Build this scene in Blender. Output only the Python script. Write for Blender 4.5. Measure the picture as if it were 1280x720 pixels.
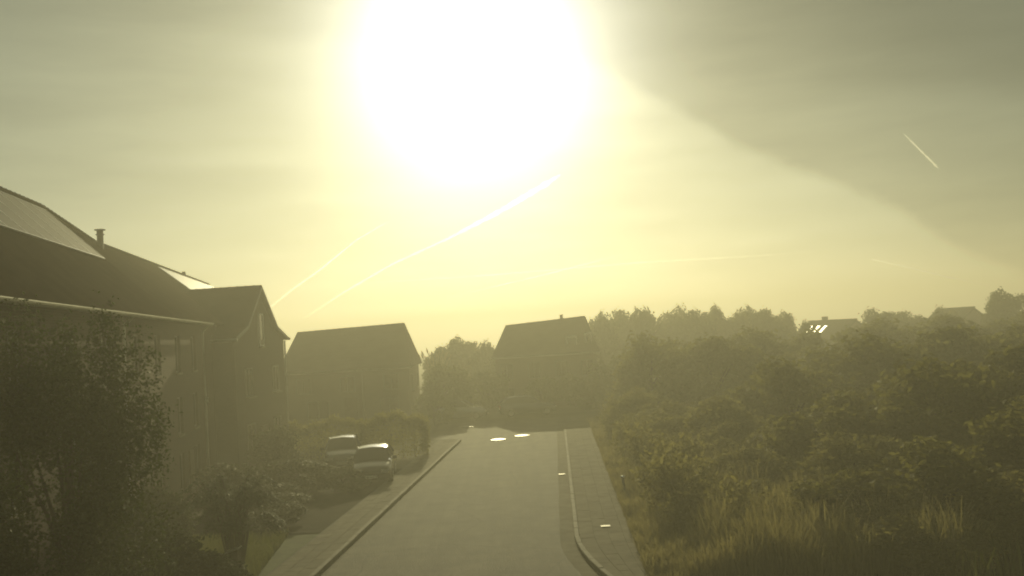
import bpy, bmesh, math, random
import numpy as np
from mathutils import Vector, Matrix

for o in list(bpy.data.objects):
    bpy.data.objects.remove(o)
SC = bpy.context.scene
COL = SC.collection
R = math.radians

# ------------------------------------------------------------------ camera
CAM_H = 6.0
pitch, roll = R(2.75), R(3.4)
fw = Vector((0, math.cos(pitch), math.sin(pitch)))
r0 = Vector((1, 0, 0)); u0 = r0.cross(fw)
right = r0 * math.cos(roll) - u0 * math.sin(roll)
up = r0 * math.sin(roll) + u0 * math.cos(roll)
cd = bpy.data.cameras.new('camera')
cd.sensor_fit = 'HORIZONTAL'; cd.angle = 2 * math.atan(640 / 1203.0)
cd.clip_start = 0.1; cd.clip_end = 400000
cam = bpy.data.objects.new('camera', cd); COL.objects.link(cam)
m = Matrix((right, up, -fw)).transposed().to_4x4(); m.translation = (0, 0, CAM_H)
cam.matrix_world = m
SC.camera = cam

# ------------------------------------------------------------------ sky and sun
SUN_AZ, SUN_EL = R(-1.5), R(16.4)
sun_dir = Vector((math.sin(SUN_AZ) * math.cos(SUN_EL), math.cos(SUN_AZ) * math.cos(SUN_EL), math.sin(SUN_EL)))
W = bpy.data.worlds.new('World'); SC.world = W; W.use_nodes = True
nt = W.node_tree; nt.nodes.clear()
N = nt.nodes.new; L = nt.links.new
def wmath(op, a, b=None, clamp=False):
    n = N('ShaderNodeMath'); n.operation = op; n.use_clamp = clamp
    for i, v in enumerate((a, b)):
        if v is None: continue
        if isinstance(v, (int, float)): n.inputs[i].default_value = v
        else: L(v, n.inputs[i])
    return n.outputs[0]
def wmap(v, a, b, c, d, smooth=True):
    n = N('ShaderNodeMapRange'); n.interpolation_type = 'SMOOTHSTEP' if smooth else 'LINEAR'
    L(v, n.inputs[0])
    for i, x in enumerate((a, b, c, d)): n.inputs[i + 1].default_value = x
    return n.outputs[0]
sky = N('ShaderNodeTexSky'); sky.sky_type = 'NISHITA'; sky.sun_disc = False
sky.sun_elevation = SUN_EL; sky.sun_rotation = SUN_AZ
sky.altitude = 50; sky.air_density = 1.0; sky.dust_density = 1.0; sky.ozone_density = 0.0
SKY_STRENGTH = 0.136
bg = N('ShaderNodeBackground'); bg.inputs['Strength'].default_value = SKY_STRENGTH
out = N('ShaderNodeOutputWorld')
tint = N('ShaderNodeMix'); tint.data_type = 'RGBA'; tint.blend_type = 'MULTIPLY'
tint.inputs[0].default_value = 1.0
tint.inputs[7].default_value = (1.0, 1.03, 0.70, 1)
gm = N('ShaderNodeGamma'); gm.inputs[1].default_value = 0.75; L(sky.outputs[0], gm.inputs[0])
hs = N('ShaderNodeHueSaturation'); hs.inputs['Saturation'].default_value = 0.50; L(gm.outputs[0], hs.inputs['Color'])
L(hs.outputs[0], tint.inputs[6])
# glare of the sun's aureole in hazy air, falling off with the angle from the sun
tcw = N('ShaderNodeTexCoord'); DIR = tcw.outputs['Generated']
def wdot(v):
    n = N('ShaderNodeVectorMath'); n.operation = 'DOT_PRODUCT'; L(DIR, n.inputs[0]); n.inputs[1].default_value = v
    return n.outputs['Value']
ang = wmath('ARCCOSINE', wmath('MINIMUM', wdot(sun_dir), 0.999999))
aur = wmath('MULTIPLY', wmath('EXPONENT', wmath('MULTIPLY', wmath('POWER', wmath('MULTIPLY', ang, 1 / R(5.0)), 1.5), -1.0)), 42.0)
# thin cloud sheets: great-circle edges frayed by noise, plus faint streaks
def wnoise(scale, detail, stretch=(1, 1, 1)):
    mp = N('ShaderNodeMapping'); mp.inputs['Scale'].default_value = stretch; L(DIR, mp.inputs['Vector'])
    n = N('ShaderNodeTexNoise'); n.inputs['Scale'].default_value = scale; n.inputs['Detail'].default_value = detail; L(mp.outputs[0], n.inputs['Vector'])
    return wmath('SUBTRACT', n.outputs[0], 0.5)
big = wnoise(3.5, 6); streak = wnoise(6.0, 7, (1, 1, 6))
c1 = wmap(wmath('ADD', wdot((-.5127, .27, -.815)), wmath('MULTIPLY', big, .10)), .004, -.014, 0, 1)
c2 = wmap(wmath('ADD', wdot((-.40, .338, -.852)), wmath('MULTIPLY', big, .22)), .02, -.09, 0, 1)
c3 = wmap(wmath('ADD', wdot((-.146, .262, -.954)), wmath('MULTIPLY', big, .05)), .004, -.03, 0, 1)
dim = wmath('SUBTRACT', 1.0, wmath('MULTIPLY', c1, .24))
dim = wmath('MULTIPLY', dim, wmath('SUBTRACT', 1.0, wmath('MULTIPLY', c2, .12)))
dim = wmath('MULTIPLY', dim, wmath('SUBTRACT', 1.0, wmath('MULTIPLY', c3, .10)))
dim = wmath('MULTIPLY', dim, wmath('ADD', 1.0, wmath('MULTIPLY', streak, .34)))
sc1 = N('ShaderNodeVectorMath'); sc1.operation = 'SCALE'; L(tint.outputs[2], sc1.inputs[0]); L(dim, sc1.inputs['Scale'])
ac = N('ShaderNodeVectorMath'); ac.operation = 'SCALE'; ac.inputs[0].default_value = (1.0, .99, .90); L(aur, ac.inputs['Scale'])
sm = N('ShaderNodeVectorMath'); sm.operation = 'ADD'; L(sc1.outputs[0], sm.inputs[0]); L(ac.outputs[0], sm.inputs[1])
L(sm.outputs[0], bg.inputs['Color']); L(bg.outputs[0], out.inputs['Surface'])

sl = bpy.data.lights.new('sun', 'SUN'); sl.energy = 3.7; sl.angle = R(0.53); sl.color = (1.0, 0.89, 0.48)
so = bpy.data.objects.new('sun', sl); COL.objects.link(so)
so.rotation_euler = sun_dir.to_track_quat('Z', 'Y').to_euler(); so.location = (0, 60, 60)

SC.view_settings.view_transform = 'Standard'; SC.view_settings.look = 'None'
SC.view_settings.gamma = 1.0; SC.view_settings.exposure = -0.93
SC.view_settings.use_curve_mapping = False
SC.render.engine = 'CYCLES'
SC.cycles.use_denoising = True
SC.cycles.volume_bounces = 1
SC.cycles.max_bounces = 8; SC.cycles.transparent_max_bounces = 16
SC.cycles.filter_width = 2.0
HAZE_DENSITY, HAZE_G = 0.0054, 0.51

# ------------------------------------------------------------------ materials
MATS = {}
def mat(name, col, rough=0.8, metal=0.0, spec=0.5, noise=None, bump=0.0, bscale=40.0, transl=0.0, var=0.0, coat=0.0):
    """noise=(scale, amount): colour mottling; var: per-island/per-object variation"""
    if name in MATS: return MATS[name]
    M = bpy.data.materials.new(name); M.use_nodes = True
    t = M.node_tree; b = t.nodes['Principled BSDF']
    b.inputs['Roughness'].default_value = rough; b.inputs['Metallic'].default_value = metal
    b.inputs['Specular IOR Level'].default_value = spec
    b.inputs['Coat Weight'].default_value = coat; b.inputs['Coat Roughness'].default_value = 0.08
    c = (*col, 1)
    b.inputs['Base Color'].default_value = c
    src = None
    tc = t.nodes.new('ShaderNodeTexCoord')
    if noise:
        n1 = t.nodes.new('ShaderNodeTexNoise'); n1.inputs['Scale'].default_value = noise[0]
        n1.inputs['Detail'].default_value = 6; n1.inputs['Roughness'].default_value = 0.65
        t.links.new(tc.outputs['Object'], n1.inputs['Vector'])
        mr = t.nodes.new('ShaderNodeMapRange')
        mr.inputs[1].default_value = 0.3; mr.inputs[2].default_value = 0.7
        mr.inputs[3].default_value = 1 - noise[1]; mr.inputs[4].default_value = 1 + noise[1]
        t.links.new(n1.outputs[0], mr.inputs[0])
        src = mr.outputs[0]
    if var:
        g = t.nodes.new('ShaderNodeNewGeometry')
        mr = t.nodes.new('ShaderNodeMapRange')
        mr.inputs[3].default_value = 1 - var; mr.inputs[4].default_value = 1 + var
        oi = t.nodes.new('ShaderNodeObjectInfo')
        ad = t.nodes.new('ShaderNodeMath'); ad.operation = 'ADD'
        t.links.new(g.outputs['Random Per Island'], ad.inputs[0]); t.links.new(oi.outputs['Random'], ad.inputs[1])
        fr = t.nodes.new('ShaderNodeMath'); fr.operation = 'FRACT'; t.links.new(ad.outputs[0], fr.inputs[0])
        t.links.new(fr.outputs[0], mr.inputs[0])
        if src is None: src = mr.outputs[0]
        else:
            mm = t.nodes.new('ShaderNodeMath'); mm.operation = 'MULTIPLY'
            t.links.new(src, mm.inputs[0]); t.links.new(mr.outputs[0], mm.inputs[1]); src = mm.outputs[0]
    if src is not None:
        hv = t.nodes.new('ShaderNodeHueSaturation'); hv.inputs['Color'].default_value = c
        t.links.new(src, hv.inputs['Value']); t.links.new(hv.outputs[0], b.inputs['Base Color'])
    if bump:
        n2 = t.nodes.new('ShaderNodeTexNoise'); n2.inputs['Scale'].default_value = bscale
        n2.inputs['Detail'].default_value = 4
        t.links.new(tc.outputs['Object'], n2.inputs['Vector'])
        bp = t.nodes.new('ShaderNodeBump'); bp.inputs['Strength'].default_value = bump; bp.inputs['Distance'].default_value = 0.02
        t.links.new(n2.outputs[0], bp.inputs['Height']); t.links.new(bp.outputs[0], b.inputs['Normal'])
    if transl:
        tr = t.nodes.new('ShaderNodeBsdfTranslucent')
        tr.inputs['Color'].default_value = (min(1, col[0] * 1.8), min(1, col[1] * 1.75), col[2] * 1.5, 1)
        mx = t.nodes.new('ShaderNodeMixShader'); mx.inputs[0].default_value = transl
        t.links.new(b.outputs[0], mx.inputs[1]); t.links.new(tr.outputs[0], mx.inputs[2])
        t.links.new(mx.outputs[0], t.nodes['Material Output'].inputs['Surface'])
    MATS[name] = M
    return M

def brick_mat(name, c1, c2, mortar, scale=1.0):
    M = bpy.data.materials.new(name); M.use_nodes = True
    t = M.node_tree; b = t.nodes['Principled BSDF']; b.inputs['Roughness'].default_value = 0.9
    tc = t.nodes.new('ShaderNodeTexCoord'); sp = t.nodes.new('ShaderNodeSeparateXYZ')
    t.links.new(tc.outputs['Object'], sp.inputs[0])
    ad = t.nodes.new('ShaderNodeMath'); ad.operation = 'ADD'
    t.links.new(sp.outputs[0], ad.inputs[0]); t.links.new(sp.outputs[1], ad.inputs[1])
    cb = t.nodes.new('ShaderNodeCombineXYZ'); t.links.new(ad.outputs[0], cb.inputs[0]); t.links.new(sp.outputs[2], cb.inputs[1])
    br = t.nodes.new('ShaderNodeTexBrick'); br.inputs['Scale'].default_value = 1.0
    br.inputs['Brick Width'].default_value = 0.21; br.inputs['Row Height'].default_value = 0.07; br.inputs['Mortar Size'].default_value = 0.006
    br.inputs['Color1'].default_value = (*c1, 1); br.inputs['Color2'].default_value = (*c2, 1); br.inputs['Mortar'].default_value = (*mortar, 1)
    t.links.new(cb.outputs[0], br.inputs['Vector']); t.links.new(br.outputs[0], b.inputs['Base Color'])
    return M

def tile_mat(name, col, rough):
    M = bpy.data.materials.new(name); M.use_nodes = True
    t = M.node_tree; b = t.nodes['Principled BSDF']; b.inputs['Roughness'].default_value = rough; b.inputs['Specular IOR Level'].default_value = .0
    tc = t.nodes.new('ShaderNodeTexCoord')
    n1 = t.nodes.new('ShaderNodeTexNoise'); n1.inputs['Scale'].default_value = 1.2; n1.inputs['Detail'].default_value = 8
    t.links.new(tc.outputs['Object'], n1.inputs['Vector'])
    hv = t.nodes.new('ShaderNodeHueSaturation'); hv.inputs['Color'].default_value = (*col, 1)
    mr = t.nodes.new('ShaderNodeMapRange'); mr.inputs[1].default_value = .3; mr.inputs[2].default_value = .7
    mr.inputs[3].default_value = .7; mr.inputs[4].default_value = 1.3
    t.links.new(n1.outputs[0], mr.inputs[0]); t.links.new(mr.outputs[0], hv.inputs['Value']); t.links.new(hv.outputs[0], b.inputs['Base Color'])
    sp = t.nodes.new('ShaderNodeSeparateXYZ'); t.links.new(tc.outputs['Object'], sp.inputs[0])
    w = t.nodes.new('ShaderNodeMath'); w.operation = 'FRACT'
    mu = t.nodes.new('ShaderNodeMath'); mu.operation = 'MULTIPLY'; mu.inputs[1].default_value = 4.2
    t.links.new(sp.outputs[2], mu.inputs[0]); t.links.new(mu.outputs[0], w.inputs[0])
    bp = t.nodes.new('ShaderNodeBump'); bp.inputs['Strength'].default_value = .5; bp.inputs['Distance'].default_value = .03
    bp.invert = True
    t.links.new(w.outputs[0], bp.inputs['Height']); t.links.new(bp.outputs[0], b.inputs['Normal'])
    return M

ASPHALT = mat('asphalt', (0.070, 0.062, 0.043), 0.8, noise=(0.8, 0.55), bump=1.0, bscale=22)
def add_wear(M):
    # lengthwise wear, tar patches and hairline cracks in the asphalt
    t = M.node_tree; b = t.nodes['Principled BSDF']; old = b.inputs['Base Color'].links[0].from_socket
    tc = t.nodes.new('ShaderNodeTexCoord'); mp = t.nodes.new('ShaderNodeMapping'); mp.inputs['Scale'].default_value = (1.6, .07, 1); mp.inputs['Rotation'].default_value = (0, 0, .05)
    t.links.new(tc.outputs['Object'], mp.inputs['Vector'])
    n = t.nodes.new('ShaderNodeTexNoise'); n.inputs['Scale'].default_value = 1.0; n.inputs['Detail'].default_value = 5; t.links.new(mp.outputs[0], n.inputs['Vector'])
    r1 = t.nodes.new('ShaderNodeMapRange'); r1.inputs[1].default_value = .35; r1.inputs[2].default_value = .65; r1.inputs[3].default_value = .62; r1.inputs[4].default_value = 1.3; t.links.new(n.outputs[0], r1.inputs[0])
    nv = t.nodes.new('ShaderNodeTexNoise'); nv.inputs['Scale'].default_value = .9; t.links.new(tc.outputs['Object'], nv.inputs['Vector'])
    av = t.nodes.new('ShaderNodeMix'); av.data_type = 'VECTOR'; av.inputs[0].default_value = .25; t.links.new(tc.outputs['Object'], av.inputs[4]); t.links.new(nv.outputs['Color'], av.inputs[5])
    v = t.nodes.new('ShaderNodeTexVoronoi'); v.feature = 'DISTANCE_TO_EDGE'; v.inputs['Scale'].default_value = .33; t.links.new(av.outputs[1], v.inputs['Vector'])
    r2 = t.nodes.new('ShaderNodeMapRange'); r2.inputs[1].default_value = .0; r2.inputs[2].default_value = .014; r2.inputs[3].default_value = .45; r2.inputs[4].default_value = 1; t.links.new(v.outputs['Distance'], r2.inputs[0])
    mm = t.nodes.new('ShaderNodeMath'); mm.operation = 'MULTIPLY'; t.links.new(r1.outputs[0], mm.inputs[0]); t.links.new(r2.outputs[0], mm.inputs[1])
    h = t.nodes.new('ShaderNodeHueSaturation'); t.links.new(old, h.inputs['Color']); t.links.new(mm.outputs[0], h.inputs['Value']); t.links.new(h.outputs[0], b.inputs['Base Color'])
add_wear(ASPHALT)
CONCRETE = mat('concrete', (0.16, 0.138, 0.095), 0.9, noise=(1.5, 0.3), bump=0.4, bscale=30, var=0.08)
KERBM = mat('kerb_concrete', (0.22, 0.195, 0.15), 0.8, noise=(4, 0.2), bump=0.3, bscale=30, var=0.12)
JOINT = mat('joint_sand', (0.13, 0.12, 0.10), 0.95, noise=(8, 0.3))
SOIL = mat('soil', (0.070, 0.065, 0.035), 0.95, noise=(0.35, 0.5), bump=0.8, bscale=8)
LAWN = mat('lawn_green', (0.06, 0.085, 0.025), 0.9, noise=(1.2, 0.4), bump=0.8, bscale=14)
PAVER = mat('driveway_paver', (0.04, 0.037, 0.03), 0.95, spec=.05, noise=(2, 0.25), bump=0.4, bscale=25)
BRICK = brick_mat('brown_brick', (0.085, 0.05, 0.036), (0.065, 0.04, 0.03), (0.10, 0.085, 0.07))
BRICK_D = brick_mat('dark_brick', (0.075, 0.052, 0.04), (0.06, 0.042, 0.034), (0.09, 0.08, 0.07))
BRICK_P = brick_mat('pale_brick', (0.15, 0.11, 0.085), (0.12, 0.09, 0.07), (0.2, 0.18, 0.16))
TILE = tile_mat('roof_tile_dark', (0.034, 0.025, 0.020), 0.85)
TILE2 = tile_mat('roof_tile_grey', (0.045, 0.04, 0.035), 0.85)
ZINC = mat('zinc', (0.42, 0.42, 0.40), 0.35, 0.9, noise=(2, 0.2))
DARKMETAL = mat('dark_metal', (0.08, 0.08, 0.08), 0.4, 0.7)
WHITEP = mat('white_paint', (0.75, 0.74, 0.70), 0.45, noise=(3, 0.05))
FRAME = mat('window_frame_paint', (0.12, 0.11, 0.095), 0.6)
GLASS = mat('window_glass', (0.02, 0.022, 0.025), 0.05, 0.0, 0.8)
PVG = mat('solar_glass', (0.03, 0.03, 0.035), 0.28, 0.0, 1.0, noise=(2, .2))
PVM = mat('matt_solar_glass', (0.045, 0.045, 0.05), 0.65, 0.0, 0.10, noise=(2, .2))
ALU = mat('aluminium', (0.5, 0.5, 0.5), 0.35, 0.9)
DOORM = mat('door_wood', (0.10, 0.06, 0.035), 0.5, noise=(6, .3))
IRON = mat('cast_iron', (0.22, 0.21, 0.19), 0.45, 0.9, noise=(12, .25))
BARK = mat('bark', (0.07, 0.05, 0.035), 0.95, noise=(5, .4), bump=.8, bscale=18)
RUBBER = mat('rubber', (0.015, 0.015, 0.015), 0.85)
CHROME = mat('chrome', (0.6, 0.6, 0.6), 0.15, 1.0)
LAMP = mat('lamp_lens', (0.5, 0.5, 0.48), 0.08, 0.0, 0.8)
TAIL = mat('tail_lens', (0.25, 0.01, 0.01), 0.1)
PLATE = mat('number_plate', (0.7, 0.68, 0.6), 0.3)
LEAFS = [mat('leaf_dark', (0.080, 0.088, 0.026), 0.65, spec=.15, transl=.45, var=.45),
         mat('leaf_mid', (0.125, 0.12, 0.038), 0.65, spec=.15, transl=.6, var=.45),
         mat('leaf_pale', (0.18, 0.165, 0.065), 0.65, spec=.15, transl=.6, var=.4),
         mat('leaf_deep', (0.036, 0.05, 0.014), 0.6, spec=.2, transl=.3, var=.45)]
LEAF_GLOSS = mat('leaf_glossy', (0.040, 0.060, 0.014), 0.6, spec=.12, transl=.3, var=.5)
GRASSM = mat('grass_blade', (0.24, 0.21, 0.10), 0.6, spec=.3, transl=.5, var=.45)
GRASSG = mat('grass_green', (0.11, 0.12, 0.04), 0.6, spec=.3, transl=.55, var=.45)

# ------------------------------------------------------------------ mesh helpers
class MB:
    def __init__(s): s.v = []; s.f = []
    def add(s, vs, fs):
        k = len(s.v); s.v += [tuple(p) for p in vs]; s.f += [tuple(i + k for i in f) for f in fs]; return s
    def box(s, c, d, rz=0.0, M=None):
        x, y, z = d[0] / 2, d[1] / 2, d[2] / 2
        vs = [Vector((sx * x, sy * y, sz * z)) for sz in (-1, 1) for sx, sy in ((-1, -1), (1, -1), (1, 1), (-1, 1))]
        if rz: q = Matrix.Rotation(rz, 3, 'Z'); vs = [q @ v for v in vs]
        vs = [v + Vector(c) for v in vs]
        if M is not None: vs = [M @ v for v in vs]
        return s.add(vs, [(3, 2, 1, 0), (4, 5, 6, 7), (0, 1, 5, 4), (1, 2, 6, 5), (2, 3, 7, 6), (3, 0, 4, 7)])
    def prism(s, poly, off):
        """closed solid: polygon (3D points) extruded by vector off"""
        n = len(poly); o = Vector(off)
        vs = [Vector(p) for p in poly] + [Vector(p) + o for p in poly]
        fs = [tuple(range(n)), tuple(range(2 * n - 1, n - 1, -1))]
        fs += [(i, i + n, (i + 1) % n + n, (i + 1) % n) for i in range(n)]
        return s.add(vs, fs)
    def tube(s, pts, rad, n=8, cap=True):
        pts = [Vector(p) for p in pts]
        if not hasattr(rad, '__len__'): rad = [rad] * len(pts)
        k = len(s.v); rings = []
        for i, p in enumerate(pts):
            t = (pts[min(i + 1, len(pts) - 1)] - pts[max(i - 1, 0)]).normalized()
            a = t.cross(Vector((0, 0, 1)));
            if a.length < 1e-3: a = t.cross(Vector((1, 0, 0)))
            a.normalize(); b = t.cross(a)
            s.v += [tuple(p + (a * math.cos(2 * math.pi * j / n) + b * math.sin(2 * math.pi * j / n)) * rad[i]) for j in range(n)]
        for i in range(len(pts) - 1):
            for j in range(n):
                a0 = k + i * n + j; a1 = k + i * n + (j + 1) % n
                s.f.append((a0, a1, a1 + n, a0 + n))
        if cap:
            s.f.append(tuple(k + j for j in range(n - 1, -1, -1))); e = k + (len(pts) - 1) * n
            s.f.append(tuple(e + j for j in range(n)))
        return s
    def mesh(s, name, smooth=False):
        me = bpy.data.meshes.new(name); me.from_pydata(s.v, [], s.f); me.update()
        bm = bmesh.new(); bm.from_mesh(me); bmesh.ops.recalc_face_normals(bm, faces=bm.faces); bm.to_mesh(me); bm.free()
        if smooth:
            for p in me.polygons: p.use_smooth = True
        return me
    def build(s, name, material, parent=None, smooth=False):
        return obj(name, s.mesh(name, smooth), material, parent)

def obj(name, me, material=None, parent=None):
    if material is not None and not me.materials: me.materials.append(material)
    o = bpy.data.objects.new(name, me); COL.objects.link(o)
    if parent is not None: o.parent = parent
    return o
def empty(name, loc=(0, 0, 0), rz=0.0):
    o = bpy.data.objects.new(name, None); COL.objects.link(o)
    o.location = loc; o.rotation_euler = (0, 0, rz); o.empty_display_size = .2
    return o
def tag(o, label=None, cat=None, group=None, kind=None):
    if label: o['label'] = label
    if cat: o['category'] = cat
    if group: o['group'] = group
    if kind: o['kind'] = kind
    return o
def raw_mesh(name, V, F):
    """fast mesh from numpy arrays, F (n,k)"""
    me = bpy.data.meshes.new(name); n, k = F.shape
    me.vertices.add(len(V)); me.vertices.foreach_set('co', np.asarray(V, np.float32).ravel())
    me.loops.add(n * k); me.loops.foreach_set('vertex_index', F.astype(np.int32).ravel())
    me.polygons.add(n); me.polygons.foreach_set('loop_start', np.arange(0, n * k, k, dtype=np.int32))
    me.update(calc_edges=True); me.validate()
    return me

# ------------------------------------------------------------------ ground, road, pavements
ground = MB().add([(-220, -40, 0), (220, -40, 0), (220, 330, 0), (-220, 330, 0)], [(0, 1, 2, 3)]).build('ground', SOIL)
tag(ground, kind='structure')

def strip(name, left, rightp, z, material):
    mb = MB(); n = len(left)
    mb.add([(x, y, z) for x, y in left] + [(x, y, z) for x, y in rightp], [(i, i + n, i + n + 1, i + 1) for i in range(n - 1)])
    return mb.build(name, material)

def rx(d): return 0.95 + 0.041 * (d - 28)          # right edge of the asphalt
def lx(d): return -5.30 + 0.066 * (d - 28)         # left edge of the asphalt
ld = [-20, 0, 12, 20, 24, 28, 32, 38, 44, 50, 53, 55, 56.2]
def edge_r(d): return rx(d) + (0.0 if d > 28 else 0.045 * (28 - d) ** 1.75)
road_left = [(lx(d), d) for d in ld] + [(-4.6, 57.6), (-6.2, 58.2), (-6.2, 60), (-6.2, 66), (-5.4, 68.0)]
road_right = [(edge_r(max(d, 18)), d) for d in ld] + [(rx(57.6), 57.6), (rx(58.2), 58.2), (rx(60), 60), (4.0, 66), (4.6, 68.0)]
road = strip('road', road_left, road_right, 0.008, ASPHALT); tag(road, kind='structure')
# right gutter strip and pavement
rdd = list(np.arange(19.5, 58.6, 1.0))
KW = 0.14
def right_gut(d): return edge_r(d) + 0.42
gut = strip('gutter_bed', [(edge_r(d), d) for d in rdd], [(right_gut(d), d) for d in rdd], 0.012, CONCRETE); tag(gut, kind='structure')
def kerb_line(name, fn, d0, d1, width, side):
    root = empty(name); tag(root, kind='structure')
    me = MB().box((0, 0, .03), (width, .982, .22)).mesh('kerb_stone'); me.materials.append(KERBM)
    bmx = bmesh.new(); bmx.from_mesh(me); bmesh.ops.bevel(bmx, geom=bmx.edges[:], offset=.012, segments=1, affect='EDGES'); bmx.to_mesh(me); bmx.free()
    d = d0; rng = random.Random(5)
    while d < d1:
        a = Vector((fn(d), d)); b = Vector((fn(d + 1), d + 1)); mid = (a + b) / 2; dr = (b - a)
        o = obj('kerb_stone', me, None, root)
        o.location = (mid.x + side * width / 2, mid.y, rng.uniform(-.006, .006))
        o.rotation_euler = (0, 0, math.atan2(-dr.x, dr.y) + rng.uniform(-.006, .006)); o.scale = (1, dr.length, 1)
        d += 1
    return root
kerb_line('right_kerb', right_gut, 20.0, 58.0, KW, 1)
kerb_line('left_kerb', lx, 20.0, 56.0, KW, -1)

def slabs(name, fa, fb, d0, d1, ncol, step, z):
    root = strip(name, [(fa(d), d) for d in rdd if d0 - 1 <= d <= d1 + 1], [(fb(d), d) for d in rdd if d0 - 1 <= d <= d1 + 1], z - .03, JOINT)
    tag(root, kind='structure')
    rng = random.Random(9); d = d0; g_ = .004
    while d < d1:
        for c in range(ncol):
            def X(y, k): return fa(y) + (fb(y) - fa(y)) * k / ncol
            ya, yb = d + g_, d + step - g_
            if ncol > 1 and c % 2: ya, yb = ya + step * .5, yb + step * .5
            z1 = z + rng.uniform(-.003, .003); tl = rng.uniform(-.003, .003)
            pts = [(X(ya, c) + g_, ya, z1 + tl), (X(ya, c + 1) - g_, ya, z1), (X(yb, c + 1) - g_, yb, z1 - tl), (X(yb, c) + g_, yb, z1)]
            MB().prism(pts, (0, 0, -.05)).build('paving_slab', CONCRETE, root)
        d += step
    return root
def rp_in(d): return right_gut(d) + KW + .01
def rp_out(d): return 2.98 + .041 * (d - 26) + .12
def lp_out(d): return lx(d) - KW - 1.16
def lp_in(d): return lx(d) - KW - .01
slabs('right_pavement', lambda d: rp_in(d), lambda d: max(rp_out(d), rp_in(d) + .4), 22.2, 58, 4, .6, .115)
slabs('left_pavement', lp_out, lp_in, 20.4, 56, 3, .5, .115)
lk = strip('left_pavement_edging', [(lp_out(d) - .09, d) for d in rdd if d < 57], [(lp_out(d) - .01, d) for d in rdd if d < 57], .10, JOINT); tag(lk, kind='structure')

drive = strip('driveway', [(-11.8, 31.2), (-12.0, 36), (-12.4, 40), (-12.8, 45.5)], [(lp_out(31.2) - .1, 31.2), (lp_out(36) - .1, 36), (lp_out(40) - .1, 40), (lp_out(45.5) - .1, 45.5)], .02, PAVER)
tag(drive, kind='structure')
lawn = strip('front_lawn', [(-10.2, 12), (-10.8, 20), (-11.6, 31.0)], [(lp_out(12) - .1, 12), (lp_out(20) - .1, 20), (lp_out(31) - .1, 31)], .024, LAWN)
tag(lawn, kind='structure')

# manhole and drain covers
def manhole(name, loc, r, label, cat, square=False):
    root = empty(name, loc); tag(root, label, cat, 'iron covers set in the road')
    if square:
        MB().box((0, 0, .012), (2 * r, 2 * r * .75, .03)).build('cover_plate', IRON, root)
        g = MB()
        for i in range(5): g.box((-.75 * r + i * .375 * r, 0, .031), (.07 * r, 1.1 * r, .012))
        g.build('grate_bars', DARKMETAL, root)
    else:
        c = MB().tube([(0, 0, -.01), (0, 0, .022), (0, 0, .026)], [r, r, r * .97], 28); c.build('cover_plate', IRON, root)
        ring = MB(); n = 28
        for rr0, rr1, z in ((r * 1.02, r * 1.22, .017),):
            vs = [(rr0 * math.cos(2 * math.pi * i / n), rr0 * math.sin(2 * math.pi * i / n), z) for i in range(n)] + [(rr1 * math.cos(2 * math.pi * i / n), rr1 * math.sin(2 * math.pi * i / n), z - .004) for i in range(n)]
            ring.add(vs, [(i, (i + 1) % n, (i + 1) % n + n, i + n) for i in range(n)])
        ring.build('cover_frame', DARKMETAL, root)
    return root
manhole('manhole_cover', (-1.30, 55.6, .02), .36, 'shiny round iron manhole cover, nearer of the two in mid road', 'manhole cover')
manhole('manhole_cover', (0.09, 57.0, .02), .36, 'shiny round manhole cover beside the shadow edge, farther of two', 'manhole cover')
manhole('manhole_cover', (-3.55, 64.8, .02), .42, 'dim round manhole cover lying inside the shadow across the road end', 'manhole cover')
manhole('drain_grate', (1.62, 40.6, .02), .13, 'small square drain grate in the gutter by the right kerb', 'drain', True)
manhole('inspection_cover', (2.36, 29.0, .118), .14, 'small metal inspection cover set in the right pavement', 'inspection cover', True)

# ------------------------------------------------------------------ left row of houses
RA = math.atan(.155)
RM = Matrix.Translation((-10.3, 19, 0)) @ Matrix.Rotation(RA, 4, 'Z')   # local: x = towards street, y = along the row
GUT_Z = 7.52; RIDGE_V = -4.34
def window(parent, c, w, h, axis, material=FRAME, bars=1, proud=.03):
    """window in the plane whose outward normal is local axis ('x+','y-','x-'); c = centre on wall face"""
    fr = MB(); gl = MB(); t = .07; sl_ = MB()
    def bx(mb, du, dz, su, sz, dep, off):
        if axis[0] == 'x':
            s = 1 if axis[1] == '+' else -1
            mb.box((c[0] + s * off, c[1] + du, c[2] + dz), (dep, su, sz))
        else:
            s = 1 if axis[1] == '+' else -1
            mb.box((c[0] + du, c[1] + s * off, c[2] + dz), (su, dep, sz))
    bx(fr, 0, h / 2 - t / 2, w, t, .08, proud); bx(fr, 0, -h / 2 + t / 2, w, t, .08, proud)
    bx(fr, -w / 2 + t / 2, 0, t, h - 2 * t, .08, proud); bx(fr, w / 2 - t / 2, 0, t, h - 2 * t, .08, proud)
    for i in range(bars): bx(fr, -w / 2 + w * (i + 1) / (bars + 1), 0, t * .8, h - 2 * t, .07, proud)
    bx(gl, 0, 0, w - t, h - t, .02, proud - .005)
    bx(sl_, 0, -h / 2 - .04, w + .10, .07, .2, .12 if proud < .05 else .07)
    o = fr.build('window', material, parent); gl.build('pane', GLASS, o); sl_.build('sill', CONCRETE, o)
    return o
def roof_panel(name, pts, th, material, parent):
    n = (Vector(pts[1]) - Vector(pts[0])).cross(Vector(pts[2]) - Vector(pts[0])).normalized()
    if n.z < 0: n = -n
    return MB().prism(pts, tuple(-n * th)).build(name, material, parent)
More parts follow.
